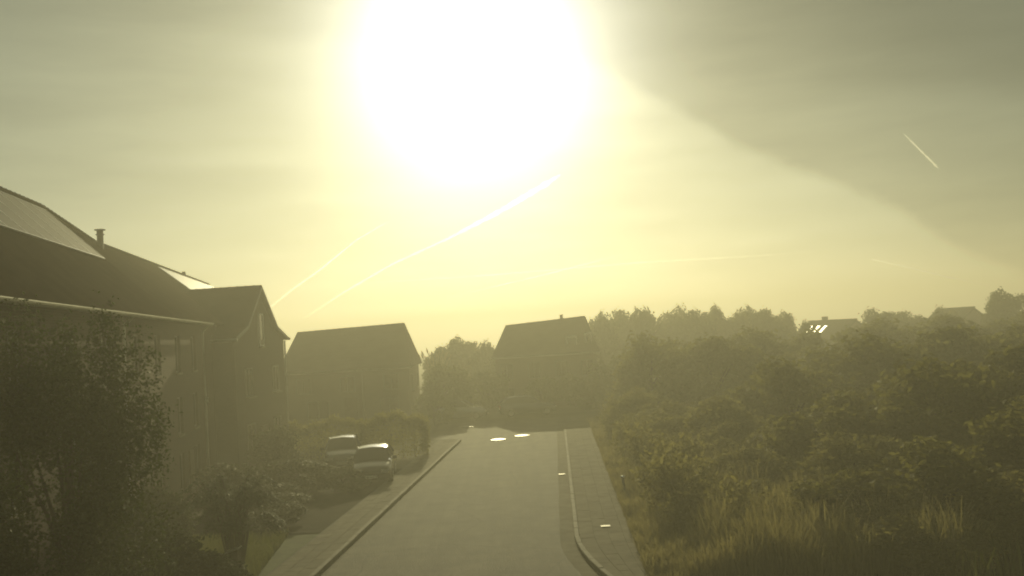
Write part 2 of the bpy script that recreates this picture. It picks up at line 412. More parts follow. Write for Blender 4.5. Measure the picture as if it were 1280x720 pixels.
def ridge_tiles(parent, a, b, step, r, name='ridge_tile', material=TILE):
    a, b = Vector(a), Vector(b); d = b - a; n = max(1, int(d.length / step))
    mb = MB(); k = 6; Ls = d.length / n * 1.04
    for y, rr in ((-Ls / 2, r * 1.12), (-Ls / 2 + .07, r * 1.12), (-Ls / 2 + .08, r), (Ls / 2, r * .95)):
        mb.v += [(rr * math.cos(math.pi * j / k), y, rr * math.sin(math.pi * j / k) - .04) for j in range(k + 1)]
    for i in range(3):
        for j in range(k): a0 = i * (k + 1) + j; mb.f.append((a0, a0 + 1, a0 + k + 2, a0 + k + 1))
    me = mb.mesh(name); me.materials.append(material)
    q = d.to_track_quat('Y', 'Z')
    for i in range(n):
        o = obj(name, me, None, parent); o.location = a + d * ((i + .5) / n); o.rotation_mode = 'QUATERNION'; o.rotation_quaternion = q

def facade(root, y0, y1, z0, z1, holes, material):
    ys = sorted({y0, y1} | {h[0] - h[2] / 2 for h in holes} | {h[0] + h[2] / 2 for h in holes})
    zs = sorted({z0, z1} | {h[1] - h[3] / 2 for h in holes} | {h[1] + h[3] / 2 for h in holes})
    mb = MB()
    for a, b in zip(ys, ys[1:]):
        for c, d in zip(zs, zs[1:]):
            m_, n_ = (a + b) / 2, (c + d) / 2
            if any(abs(m_ - h[0]) < h[2] / 2 and abs(n_ - h[1]) < h[3] / 2 for h in holes): continue
            mb.box((-.11, m_, n_), (.22, b - a, d - c))
    bm = bmesh.new(); me = mb.mesh('front_wall'); bm.from_mesh(me); bmesh.ops.remove_doubles(bm, verts=bm.verts, dist=1e-4)
    seen = {}
    for f in bm.faces:
        k = tuple(round(x, 3) for x in f.calc_center_median()); seen.setdefault(k, []).append(f)
    bmesh.ops.delete(bm, geom=[f for v in seen.values() if len(v) > 1 for f in v], context='FACES_ONLY')
    bm.to_mesh(me); bm.free()
    return obj('front_wall', me, material, root)
def row_house(y0, y1, ridge, label, wins, doors, hi_tail=None):
    root = empty('row_house'); root.matrix_world = RM; tag(root, label, 'house', 'row of brick houses along the street')
    back = 2 * RIDGE_V
    facade(root, y0, y1, 0, GUT_Z, wins, BRICK)
    MB().prism([(-.22, y0, 0), (-.22, y0, GUT_Z), (RIDGE_V, y0, ridge - .15), (back, y0, GUT_Z), (back, y0, 0)], (0, y1 - y0, 0)).build('wall', BRICK, root)
    ov = .35; sl_ = (ridge - GUT_Z) / -RIDGE_V
    rf = roof_panel('roof_slope', [(ov, y0, GUT_Z - ov * sl_ + .12), (ov, y1, GUT_Z - ov * sl_ + .12), (RIDGE_V, y1, ridge + .12), (RIDGE_V, y0, ridge + .12)], .12, TILE, root)
    roof_panel('roof_slope', [(back - ov, y0, GUT_Z - ov * sl_ + .12), (back - ov, y1, GUT_Z - ov * sl_ + .12), (RIDGE_V, y1, ridge + .12), (RIDGE_V, y0, ridge + .12)], .12, TILE, root)
    ridge_tiles(root, (RIDGE_V, y0, ridge + .13), (RIDGE_V, y1, ridge + .13), .42, .13)
    return root, sl_
WA = [(y, z, 1.05, 1.45) for y in (-3, 1.2, 5.0, 8.4, 12.2, 15.2) for z in (6.0, 3.6)] + [(y, 1.4, 1.05, 1.45) for y in (-3, 1.2, 5.0, 8.4, 15.2)]
WB = [(y, z, 1.05, 1.45) for y in (18.9, 22.4) for z in (6.0, 3.6, 1.4)]
A, slA = row_house(-9, 17.4, 11.62, 'nearest brown brick row house with grey panels high on its dark tiled roof', WA, [])
B, slB = row_house(17.4, 56, 11.02, 'brown brick row house with roof flue and glaring panels beside the gabled wing', WB, [])
for H_, WW in ((A, WA), (B, WB)):
    for (y, z, w_, h_) in WW: window(H_, (-.17, y, z), w_, h_, 'x+', FRAME, 1, .03)
# sloping ridge saddle that steps from the higher roof to the lower one
sad = MB().prism([(RIDGE_V, 17.4, 11.74), (RIDGE_V, 24.6, 11.16), (RIDGE_V + .75, 17.42, 11.08)], (-.2, .02, -.05))
sad.build('ridge_saddle', TILE, A)
MB().prism([(RIDGE_V, 17.4, 11.74), (RIDGE_V, 24.6, 11.16), (RIDGE_V - .75, 17.42, 11.08)], (-.02, .02, -.05)).build('ridge_saddle', TILE, A)
ridge_tiles(A, (RIDGE_V, 17.4, 11.75), (RIDGE_V, 24.4, 11.17), .42, .12)
# verge board at the end of the higher house
def gutter(parent, y0, y1, x=.47, z=None):
    z = GUT_Z - .25 if z is None else z
    mb = MB(); k = 6
    for y in (y0, y1):
        mb.v += [(x + .09 * math.cos(math.pi + math.pi * j / k), y, z + .09 * math.sin(math.pi + math.pi * j / k)) for j in range(k + 1)]
    for j in range(k): mb.f.append((j, j + 1, j + k + 2, j + k + 1))
    mb.box((x + .095, (y0 + y1) / 2, z + .005), (.022, y1 - y0, .022))
    return mb.build('gutter', ZINC, parent)
gutter(A, -9, 17.4); gutter(B, 17.41, 24.6)
MB().tube([(.42, 24.2, GUT_Z - .28), (.12, 24.2, GUT_Z - .6), (.12, 24.2, 4.0), (.12, 24.2, .2)], .05, 8).build('downpipe', ZINC, B)
MB().box((.16, 24.2, 3.9), (.12, .16, .2)).build('downpipe_bracket', ZINC, B)
MB().tube([(.42, 10.0, GUT_Z - .28), (.12, 10.0, GUT_Z - .6), (.12, 10.0, .2)], .05, 8).build('downpipe', ZINC, A)
d = MB().box((.02, 11.2, 1.05), (.08, 1.0, 2.1)).build('door', DOORM, A); MB().box((.09, 10.85, 1.05), (.06, .04, .14)).build('handle', CHROME, d)
d = MB().box((.02, 20.7, 1.05), (.08, 1.0, 2.1)).build('door', DOORM, B); MB().box((.09, 20.35, 1.05), (.06, .04, .14)).build('handle', CHROME, d)
# flue on the ridge
fl = MB().tube([(RIDGE_V + .25, 24.3, 10.7), (RIDGE_V + .25, 24.3, 11.68)], .14, 10); fl.build('chimney_pipe', DARKMETAL, B)
MB().tube([(RIDGE_V + .25, 24.3, 11.67), (RIDGE_V + .25, 24.3, 11.71)], .24, 10).build('chimney_cap', DARKMETAL, B)
MB().tube([(RIDGE_V + .25, 24.3, 11.46), (RIDGE_V + .25, 24.3, 11.50)], .19, 10).build('chimney_collar', DARKMETAL, B)
MB().tube([(RIDGE_V, 45.5, 11.1), (RIDGE_V, 45.5, 11.40)], .12, 8).build('vent_cowl', DARKMETAL, B)

def solar_array(sl_, z_ridge, y0, y1, v_top, v_bot, ncol, nrow, label, material, lift):
    root = empty('solar_array'); root.matrix_world = RM; tag(root, label, 'solar panels', 'panel arrays on the row house roofs')
    pit = math.atan(sl_); ct, st = math.cos(pit), math.sin(pit)
    wy = (y1 - y0) / ncol; hs = (v_bot - v_top) / ct / nrow
    me = MB().box((0, 0, 0), (hs - .03, wy - .03, .035)).mesh('solar_panel'); me.materials.append(material)
    fm = MB()
    for s in (-1, 1):
        fm.box((s * (hs / 2 - .02), 0, .006), (.035, wy - .02, .04)); fm.box((0, s * (wy / 2 - .02), .006), (hs - .08, .035, .04))
    fme = fm.mesh('panel_frame'); fme.materials.append(ALU)
    for r_ in range(nrow):
        for c_ in range(ncol):
            v = v_top + (r_ + .5) * hs * ct
            z = z_ridge + (RIDGE_V - v) * sl_ + .12 + lift
            o = obj('solar_panel', me, None, root); o.location = (v, y0 + (c_ + .5) * wy, z); o.rotation_euler = (0, pit, 0)
            f = obj('panel_frame', fme, None, o)
    return root
solar_array(slA, 11.62, -6, 16.6, RIDGE_V + .35, RIDGE_V + 2.35, 14, 1, 'long dull grey panel array under the ridge of the nearest row house', PVM, .10)
solar_array(slB, 11.02, 35.5, 55, RIDGE_V + .4, RIDGE_V + 3.9, 12, 2, 'glaring sunlit panel array above the gabled wing roof', PVG, .10)

# ---- gabled wing house
CM = Matrix.Translation((-13.2, 50, 0)) @ Matrix.Rotation(-math.atan(.065), 4, 'Z')
C = empty('gabled_house'); C.matrix_world = CM
tag(C, 'tall dark house with steep gable and flared eaves facing the street', 'house')
cy = 0.0; hw = 3.9; gx = 0.0
prof = [(cy - hw, 0), (cy - hw, 6.55), (cy - 2.35, 7.05), (cy, 9.1), (cy + 2.35, 7.05), (cy + hw, 6.55), (cy + hw, 0)]
MB().prism([(gx, y, z) for y, z in prof], (-6.2, 0, 0)).build('wall', BRICK_D, C)
rp = [(cy - hw - .3, 6.56), (cy - 2.35, 7.17), (cy, 9.25), (cy + 2.35, 7.17), (cy + hw + .3, 6.56)]
for i in range(4):
    (ya, za), (yb, zb) = rp[i], rp[i + 1]
    roof_panel('roof_slope', [(gx + .18, ya, za), (gx + .18, yb, zb), (-6.0, yb, zb), (-6.0, ya, za)], .1, TILE, C)
ridge_tiles(C, (-4.2, cy, 9.26), (gx + .18, cy, 9.26), .42, .12)
for i in range(4):
    (ya, za), (yb, zb) = rp[i], rp[i + 1]
    MB().prism([(gx + .19, ya, za - .14), (gx + .19, yb, zb - .14), (gx + .19, yb, zb + .02), (gx + .19, ya, za + .02)], (.04, 0, 0)).build('verge_board', DARKMETAL, C)
for yy in (cy - hw - .33, cy + hw + .33):
    g = MB().tube([(-2.4, yy, 6.50), (gx + .3, yy, 6.50)], .07, 8); g.build('gutter', ZINC, C)
window(C, (gx, cy, 7.0), .62, 1.7, 'x+', WHITEP, 0, .06)
for y in (cy - 2.1, cy + 2.1):
    window(C, (gx, y, 4.4), 1.0, 1.4, 'x+'); window(C, (gx, y, 1.6), 1.2, 1.5, 'x+')
d = MB().box((gx + .02, cy, 1.05), (.08, 1.0, 2.1)).build('door', DOORM, C); MB().box((gx + .09, cy - .35, 1.05), (.06, .04, .14)).build('handle', CHROME, d)
MB().tube([(gx + .1, cy + hw - .1, 6.4), (gx + .1, cy + hw - .1, .1)], .05, 8).build('downpipe', ZINC, C)

# ------------------------------------------------------------------ detached houses
def hip_house(name, x0, x1, y0, y1, rx0, rx1, ry, eave, rz0, rz1, label, wall, tile, group=None):
    root = empty(name, ((x0 + x1) / 2, (y0 + y1) / 2, 0)); tag(root, label, 'house', group)
    ox, oy = root.location.x, root.location.y
    P = lambda x, y, z: (x - ox, y - oy, z)
    wi = .25
    MB().box(P((x0 + x1) / 2, (y0 + y1) / 2, eave / 2), (x1 - x0 - 2 * wi, y1 - y0 - 2 * wi, eave)).build('wall', wall, root)
    a, b, c_, d_ = P(x0, y0, eave), P(x1, y0, eave), P(x1, y1, eave), P(x0, y1, eave)
    r0_, r1_ = P(rx0, ry, rz0), P(rx1, ry, rz1)
    MB().add([a, b, c_, d_, r0_, r1_], [(0, 1, 5, 4), (1, 2, 5), (2, 3, 4, 5), (3, 0, 4), (3, 2, 1, 0)]).build('roof', tile, root)
    ridge_tiles(root, r0_, r1_, .45, .13, material=tile)
    for p, q in ((a, r0_), (b, r1_), (c_, r1_), (d_, r0_)):
        MB().tube([Vector(p).lerp(Vector(q), .01), q], .06, 6).build('hip_tile', tile, root)
    MB().box(P((x0 + x1) / 2, y0 - .02, eave - .06), (x1 - x0 + .04, .12, .11)).build('gutter', ZINC, root)
    return root, P
D, PD = hip_house('detached_house', -17.45, -7.62, 70.2, 77.8, -16.65, -8.44, 74.0, 4.10, 7.06, 7.30,
                  'grey tiled house with broad steep roof behind the clipped hedges', BRICK_P, TILE2)
for x in (-15.6, -12.4, -9.2):
    window(D, PD(x, 70.45, 3.1), 1.1, 1.2, 'y-')
window(D, PD(-14.6, 70.45, 1.3), 1.6, 1.3, 'y-'); window(D, PD(-9.4, 70.45, 1.3), 1.4, 1.3, 'y-')
d = MB().box(PD(-12.2, 70.43, 1.05), (1.0, .08, 2.1)).build('door', DOORM, D); MB().box(PD(-11.85, 70.36, 1.05), (.04, .06, .14)).build('handle', CHROME, d)
MB().tube([PD(-11.3, 70.38, 4.0), PD(-11.3, 70.38, .1)], .05, 8).build('downpipe', ZINC, D)
for y in (72.2, 75.8): window(D, PD(-7.87, y, 2.9), 1.0, 1.2, 'x+')

Eh, PE = hip_house('detached_house', -1.95, 6.75, 77.8, 86.2, -.72, 6.05, 82.0, 4.2, 6.72, 7.12,
                   'pale house with ridge vent closing the far end of the road', BRICK_P, TILE2)
MB().tube([PE(4.05, 82, 6.9), PE(4.05, 82, 7.38)], .13, 8).build('chimney', BRICK_D, Eh)
MB().tube([PE(4.05, 82, 7.37), PE(4.05, 82, 7.42)], .17, 8).build('chimney_cap', DARKMETAL, Eh)
for x in (-.8, 1.4, 3.6, 5.7):
    window(Eh, PE(x, 78.05, 3.0), 1.0, 1.3, 'y-', FRAME); window(Eh, PE(x, 78.05, 1.1), 1.1, 1.2, 'y-', FRAME)
# dormer-like white window frames near the right end of the roof
dm = MB().box(PE(4.6, 79.6, 5.0), (.9, 1.6, 1.2)).build('dormer', WHITEP, Eh); MB().box(PE(4.6, 78.78, 5.0), (.7, .05, .95)).build('pane', GLASS, dm)
dm = MB().box(PE(6.0, 79.5, 5.05), (.5, 1.2, 1.5)).build('dormer', WHITEP, Eh); MB().box(PE(6.0, 78.88, 5.05), (.35, .05, 1.2)).build('pane', GLASS, dm)

def far_house(x, y0, y1, eave, ridge, label, lights=0):
    # ridge runs away from the street; the slope facing left (-x) shows
    root = empty('far_house', (x, (y0 + y1) / 2, 0)); tag(root, label, 'house', 'houses beyond the scrub')
    hl = (y1 - y0) / 2; hw_ = 4.2
    MB().prism([(-hw_ + .3, -hl + .2, 0), (-hw_ + .3, -hl + .2, eave), (0, -hl + .2, ridge - .15), (hw_ - .3, -hl + .2, eave), (hw_ - .3, -hl + .2, 0)], (0, 2 * hl - .4, 0)).build('wall', BRICK_P, root)
    for sg in (-1, 1):
        roof_panel('roof_slope', [(sg * hw_, -hl, eave - .05), (sg * hw_, hl, eave - .05), (0, hl, ridge), (0, -hl, ridge)], .14, TILE2, root)
    ridge_tiles(root, (0, -hl, ridge + .02), (0, hl, ridge + .02), .45, .13, material=TILE2)
    for u_ in (-2.2, 0, 2.2): window(root, (u_, -hl + .2, eave - 1.1), 1.0, 1.2, 'y-', FRAME)
    for y in (-hl * .6, 0, hl * .6): window(root, (-hw_ + .3, y, eave - 1.3), 1.0, 1.2, 'x-', FRAME)
    pit = math.atan((ridge - eave + .05) / hw_)
    for i in range(lights):
        v = 1.35; sf = MB().box((0, 0, 0), (1.15, .95, .1)).build('roof_window', ALU, root)
        sf.location = (-v, -1.2 + i * 2.4, ridge - v * math.tan(pit) + .08); sf.rotation_euler = (0, -pit - R(6), 0)
        MB().box((0, 0, .055), (1.0, .8, .02)).build('pane', PVG, sf)
    return root
FH = far_house(36.0, 101.5, 118.0, 2.2, 5.40, 'far house with three bright roof windows above the scrub', 3)
MB().box((.2, 2.6, 5.5), (.5, .7, .8)).build('chimney', BRICK_D, FH)
far_house(53.5, 112, 122.0, 2.4, 5.95, 'far house with plain roof beside the round tree')

# ------------------------------------------------------------------ vegetation
def leaf_cards(C0, NRM, size, rng, aspect=.55):
    n = len(C0)
    a = np.cross(NRM, rng.normal(size=(n, 3))); a /= np.linalg.norm(a, axis=1)[:, None] + 1e-9
    b = np.cross(NRM, a); b /= np.linalg.norm(b, axis=1)[:, None] + 1e-9
    s = (size * rng.uniform(.6, 1.35, n))[:, None]
    fold = NRM / (np.linalg.norm(NRM, axis=1)[:, None] + 1e-9) * s * .18
    V = np.stack([C0 - a * s * .5, C0 + b * s * aspect * .5 + fold, C0 + a * s * .5, C0 - b * s * aspect * .5 + fold], 1).reshape(-1, 3)
    F = np.arange(4 * n).reshape(n, 4)
    return V, F
def crown_mesh(name, seed, n_clump, n_leaf, leaf, rad=(1, 1, 1), clump=(.28, .5), droop=0.0, flat=.0):
    """crown in a unit ellipsoid centred on (0,0,0); clumps of leaves with gaps"""
    rng = np.random.default_rng(seed); cs = []
    while len(cs) < n_clump:
        p = rng.uniform(-1, 1, 3)
        q = np.linalg.norm(p)
        if .25 < q < .92: cs.append(p * (1 if q > .5 else .8 / max(q, .3) * .7))
    cs = np.array(cs); rr = rng.uniform(*clump, n_clump)
    k = rng.integers(0, n_clump, n_leaf)
    dv = rng.normal(size=(n_leaf, 3)); dv /= np.linalg.norm(dv, axis=1)[:, None]
    rad_ = rr[k] * rng.uniform(.15, 1.0, n_leaf) ** .45
    rag = 1 + .25 * np.sin(dv[:, 0] * 7 + k) * np.cos(dv[:, 2] * 6 + k * 2)
    P = cs[k] + dv * (rad_ * rag)[:, None]
    out = rng.random(n_leaf) < .05
    P[out] += dv[out] * rng.uniform(.03, .16, out.sum())[:, None]
    P /= np.percentile(np.abs(P), 99.3, axis=0)
    P = P * np.array(rad)
    P[:, 2] -= droop * np.linalg.norm(P[:, :2], axis=1)
    nr = dv * .5 + rng.normal(size=(n_leaf, 3)) * .6 + np.array([0, 0, .35])
    V, F = leaf_cards(P, nr, leaf, rng)
    return raw_mesh(name, V, F)
def trunk_mesh(name, seed, h, r, limbs, spread, top):
    """h: height where limbs leave, top: height they reach"""
    rng = random.Random(seed); mb = MB()
    mb.tube([(0, 0, -.1), (.03, .02, h * .4), (0, .04, h), (.05, 0, top * .85)], [r * 1.25, r, r * .8, r * .2], 8)
    for i in range(limbs):
        a = 2 * math.pi * i / limbs + rng.uniform(-.4, .4); s = spread * rng.uniform(.6, 1); z1 = h + (top - h) * rng.uniform(.45, .9)
        z0 = h * rng.uniform(.75, 1.1)
        mb.tube([(0, 0.03, z0), (s * .45 * math.cos(a), s * .45 * math.sin(a), z0 + (z1 - z0) * .55), (s * math.cos(a), s * math.sin(a), z1)], [r * .5, r * .32, r * .1], 6)
    return mb.mesh(name, True)
# unit-ish prototypes (crown centre at origin, half extents 1)
CROWN = [crown_mesh('crown_a', 11, 26, 9000, .115, clump=(.25, .42)), crown_mesh('crown_b', 12, 18, 8000, .12, clump=(.3, .5)),
         crown_mesh('crown_c', 13, 34, 9500, .105, clump=(.2, .36)), crown_mesh('crown_d', 14, 22, 9000, .11, clump=(.26, .44))]
CROWN_M = {}
def crown_data(i, mi):
    if (i, mi) not in CROWN_M:
        c = CROWN[i].copy(); c.materials.append(LEAFS[mi]); CROWN_M[(i, mi)] = c
    return CROWN_M[(i, mi)]
TRUNK = [trunk_mesh('trunk_a', 21, .42, .035, 6, .35, .85), trunk_mesh('trunk_b', 22, .3, .03, 7, .4, .8)]
for t_ in TRUNK: t_.materials.append(BARK)
def tree(name, x, y, h, rxy, label, cat, group, var, mi, base=.25, rz=None):
    """crown from base*h to h"""
    root = empty(name, (x, y, 0), rz if rz is not None else random.Random(x * 7 + y).uniform(0, 6.28)); tag(root, label, cat, group)
    t_ = obj('trunk', TRUNK[var % 2], None, root); t_.scale = (h * 1.0, h * 1.0, h)
    c_ = obj('crown', crown_data(var, mi), None, root)
    hz = h * (1 - base) / 2; c_.location = (0, 0, h * base + hz); c_.scale = (rxy, rxy, hz)
    return root

random.seed(3)
# far tree line (x, distance, height, radius, material, variant)
FAR = [(8.4, 92, 7.2, 1.9, 'low tree rising just right of the road-end house'),
       (10.8, 98, 7.5, 2.2, 'leafy tree second from the road-end house on the skyline'),
       (12.2, 94, 7.7, 2.2, 'leafy tree just left of the tallest tree in the skyline wood'),
       (14.4, 96, 8.2, 2.6, 'tallest rounded tree of the skyline wood'),
       (17.1, 101, 7.5, 2.2, 'tree just right of the tallest skyline wood tree'),
       (17.3, 93, 7.0, 2.0, 'lower tree in the dip of the skyline wood'),
       (19.7, 97, 7.6, 2.2, 'pointed tree rising past the dip in the skyline wood'),
       (21.2, 95, 7.4, 2.2, 'bushy tree at the centre of the skyline wood'),
       (24.0, 99, 7.0, 2.3, "broad tree right of the skyline wood's centre"),
       (24.4, 94, 6.7, 2.0, "low tree in front of the skyline wood's right half"),
       (27.0, 98, 6.6, 2.0, 'second to last tree of the skyline wood'),
       (27.2, 93, 5.9, 1.7, 'last low tree of the skyline wood before the roof windows'),
       (39.3, 104, 6.1, 2.6, 'domed tree just right of the three roof windows'),
       (43.5, 108, 5.7, 2.3, 'small domed tree between the two far houses'),
       (42.9, 103, 5.3, 2.0, 'low tree right of the domed skyline tree'),
       (46.2, 107, 6.3, 2.0, 'feathery tree left of the far plain roof'),
       (49.2, 110, 5.9, 1.6, 'small tree touching the left end of the far plain roof'),
       (54.0, 108, 6.4, 1.3, 'small dark tree at the right end of the far plain roof'),
       (51.2, 100, 7.6, 2.5, 'round dark tree standing out at the right end of the skyline')]
for i, (x, y, h, r_, lab) in enumerate(FAR):
    tree('skyline_tree', x, y, h, r_, lab, 'tree', 'trees along the right skyline', i % 4, (0, 1, 0)[i % 3], .12)
for i, (x, y, h, r_, lab) in enumerate([(-7.0, 91, 5.0, 2.2, 'low tree beside the hedge house on the centre skyline'),
                                        (-4.9, 92, 6.0, 2.5, 'round tree on the skyline between the two detached houses'),
                                        (-3.0, 91, 5.8, 2.0, 'tree tucked against the left end of the road-end house')]):
    tree('skyline_tree', x, y, h, r_, lab, 'tree', 'trees between the detached houses', (i + 1) % 4, i % 2, .08)
# bushes and small trees in the shade of the road-end house
SH = [(-5.6, 72.5, 3.9, 2.0), (-2.6, 74.5, 3.2, 1.8), (1.8, 74.8, 2.6, 1.7), (4.8, 73.5, 3.0, 1.9), (7.6, 72.0, 3.8, 2.2), (-5.9, 67.5, 2.2, 1.3)]
SHL = ['tall shrub left of the parked cars at the road end', 'shaded shrub behind the left far parked car', 'low shaded shrub under the road-end house windows',
       'shaded shrub right of the far parked cars', 'tall shaded shrub at the right corner of the road end', 'dark shrub left of the road end beside the hedge house']
for i, (x, y, h, r_) in enumerate(SH):
    tree('garden_shrub', x, y, h, r_, SHL[i], 'shrub', 'shrubs in front of the road-end house', i % 4, 0, .0)
# scrub on the right
SCR = [(8.6, 62, 5.2, 2.8, 1, 'tall pale green bush in the middle of the scrub'),
       (11.8, 58, 4.9, 3.0, 1, 'rounded green bush right of the tall pale bush'),
       (15.5, 64, 5.4, 3.4, 1, 'wide bush under the centre of the skyline wood'),
       (20.5, 66, 5.3, 3.6, 1, 'broad bush far back in the scrub'),
       (26.5, 70, 5.2, 3.8, 1, 'wide bush below the three roof windows'),
       (33.0, 74, 5.2, 4.0, 1, 'big bush below the gap between the far houses'),
       (39.5, 76, 5.4, 4.0, 1, 'big bush below the far plain roof'),
       (12.6, 44, 4.5, 3.0, 1, 'bush behind the tall grass verge'),
       (17.0, 47, 4.7, 3.3, 1, 'bush in the middle distance of the right scrub'),
       (22.5, 50, 4.8, 3.5, 1, 'spreading bush in the right scrub'),
       (28.0, 52, 4.8, 3.5, 1, 'green bush at the right edge of the middle scrub'),
       (10.8, 34, 3.5, 2.4, 1, 'near bush behind the yellow verge growth'),
       (14.2, 33, 4.1, 2.8, 1, 'large near bush right of the yellow verge growth'),
       (18.4, 35, 4.3, 3.0, 1, 'large near bush close to the right picture edge'),
       (8.6, 25.0, 1.9, 1.8, 1, 'low near bush at the bottom of the right scrub'),
       (11.4, 26.0, 2.8, 2.2, 1, 'low near bush left of the bottom right corner'),
       (14.6, 27.0, 3.2, 2.4, 1, 'near bush in the bottom right corner'),
       (22.2, 38, 4.5, 3.0, 1, 'bush cut by the right picture edge'),
       (6.9, 52, 2.7, 2.0, 2, 'pale bush beside the far end of the right pavement'),
       (7.4, 47.5, 2.5, 2.0, 2, 'pale bush second from the far end of the right pavement'),
       (6.6, 43.5, 2.0, 1.8, 2, 'pale bush third from the far end of the right pavement'),
       (8.6, 41.5, 2.7, 2.0, 2, 'taller pale bush behind the roadside weeds'),
       (5.9, 39.0, 1.5, 1.5, 2, 'low pale bush beside the marker post'),
       (8.0, 37.0, 2.2, 1.8, 2, 'pale bush halfway along the right verge'),
       (5.9, 34.6, 1.2, 1.3, 2, 'small pale bush right of the marker post'),
       (7.6, 32.0, 1.7, 1.6, 2, 'pale bush near the middle of the right verge'),
       (5.6, 30.2, .95, 1.1, 2, 'small pale bush opposite the pavement cover'),
       (7.3, 28.4, 1.3, 1.4, 2, 'small pale bush at the near end of the verge'),
       (10.0, 29.5, 2.3, 1.8, 2, 'pale bush before the large near bush'),
       (5.2, 26.6, .8, 1.0, 2, 'small pale bush beside the near bend of the kerb'),
       (6.6, 24.4, 1.0, 1.2, 2, 'low pale bush at the bottom edge beside the pavement'),
       (9.4, 22.6, 1.3, 1.5, 2, 'low pale bush at the bottom edge of the scrub'),
       (12.4, 23.4, 1.8, 1.7, 2, 'low pale bush near the bottom right corner')]
for i, (x, y, h, r_, mi, lab) in enumerate(SCR):
    tree('scrub_bush', x, y, h, r_, lab, 'bush', 'bushes of the overgrown plot', i % 4, mi, .0)

# tall grass on the overgrown plot
def blades(name, pts, hs, material, seed, w=.012, lean=.35):
    rng = np.random.default_rng(seed); n = len(pts)
    a = rng.uniform(0, 2 * np.pi, n); d = np.stack([np.cos(a), np.sin(a), 0 * a], 1); s = np.stack([-np.sin(a), np.cos(a), 0 * a], 1)
    ln = rng.uniform(.1, lean, n)[:, None] * hs[:, None]; ww = (w * rng.uniform(.7, 1.6, n))[:, None]
    z = np.array([0, 0, 1.0])
    b0, b1 = pts - s * ww, pts + s * ww
    m0 = pts + d * ln * .35 + z * hs[:, None] * .6; t0 = pts + d * ln + z * hs[:, None]
    V = np.stack([b0, b1, m0 + s * ww * .8, m0 - s * ww * .8, t0 + s * ww * .25, t0 - s * ww * .25], 1).reshape(-1, 3)
    k = np.arange(n)[:, None] * 6
    F = np.concatenate([k + np.array([0, 1, 2, 3]), k + np.array([3, 2, 4, 5])])
    return obj(name, raw_mesh(name, V, F), material)
rng = np.random.default_rng(4)
n = 70000
yy = 22 + 42 * rng.random(n) ** 1.2; u = rng.random(n)
xe = 3.25 + .041 * (yy - 26)
xx = xe + (-.32 + 7.5 * u ** 1.3)
clump = .6 + .8 * (np.sin(xx * 2.3 + 1.3 * np.sin(yy * .9)) * np.cos(yy * 1.7 + xx) * .5 + .5)
hh = np.clip((.3 + .75 * np.clip((xx - xe) / 1.6, 0, 1)) * clump * rng.uniform(.6, 1.25, n), .12, 2.0)
g = blades('wild_grass', np.stack([xx, yy, 0 * xx], 1), hh, GRASSM, 5, .013, .6)
tag(g, 'tall yellowish wild grass along the right pavement', 'grass', kind='stuff')
n = 45000
yy = 20 + 70 * rng.random(n); xx = 9 + rng.random(n) * (8 + yy * .5)
g = blades('meadow_grass', np.stack([xx, yy, 0 * xx], 1), rng.uniform(.3, 1.1, n), GRASSG, 6, .02)
tag(g, 'rough green meadow grass between the scrub bushes', 'grass', kind='stuff')
n = 26000
yy = 22 + 9 * rng.random(n); xx = -10.6 - .08 * (yy - 20) + rng.random(n) * 3.9
xx = np.minimum(xx, -5.30 + 0.066 * (yy - 28) - KW - 1.3)
g = blades('lawn_grass', np.stack([xx, yy, 0 * xx + .02], 1), rng.uniform(.08, .3, n), GRASSG, 7, .01)
tag(g, 'short green grass of the front lawn on the left', 'grass', kind='stuff')

# weeds: seed-head plants among the tall grass, each one a plant
def weed_mesh(seed):
    r_ = np.random.default_rng(seed); mb = MB(); C0 = []
    for i in range(9):
        a = r_.uniform(0, 6.28); s = r_.uniform(.1, .45); h = r_.uniform(.7, 1.0)
        p = [Vector((0, 0, 0)), Vector((s * .3 * math.cos(a), s * .3 * math.sin(a), h * .6)), Vector((s * math.cos(a), s * math.sin(a), h))]
        mb.tube(p, [.008, .006, .003], 4, False)
        for j in range(60):
            t = r_.random() ** .5; c = p[0].lerp(p[2], t); C0.append((c.x + r_.normal() * .05, c.y + r_.normal() * .05, c.z + r_.normal() * .03))
    st = mb.mesh('stems'); C0 = np.array(C0)
    V, F = leaf_cards(C0, r_.normal(size=C0.shape), .09, r_, .4)
    return st, raw_mesh('leaves', V, F)
WEED = [weed_mesh(s) for s in (1, 2, 3)]
for s_, l_ in WEED: s_.materials.append(GRASSM); l_.materials.append(LEAFS[2])
wr = random.Random(8)
for i in range(40):
    y = 26 + i * .72 + wr.uniform(-.4, .4); x = 3.25 + .041 * (y - 26) + wr.uniform(.35, 2.6 if y < 45 else 1.6)
    root = empty('weed_plant', (x, y, 0), wr.uniform(0, 6)); s = wr.uniform(1.2, 2.3)
    tag(root, 'leafy weed plant standing up in the tall grass by the right pavement', 'plant', 'weeds along the right pavement')
    a = obj('stems', WEED[i % 3][0], None, root); b = obj('leaves', WEED[i % 3][1], None, root); a.scale = b.scale = (s, s, s)

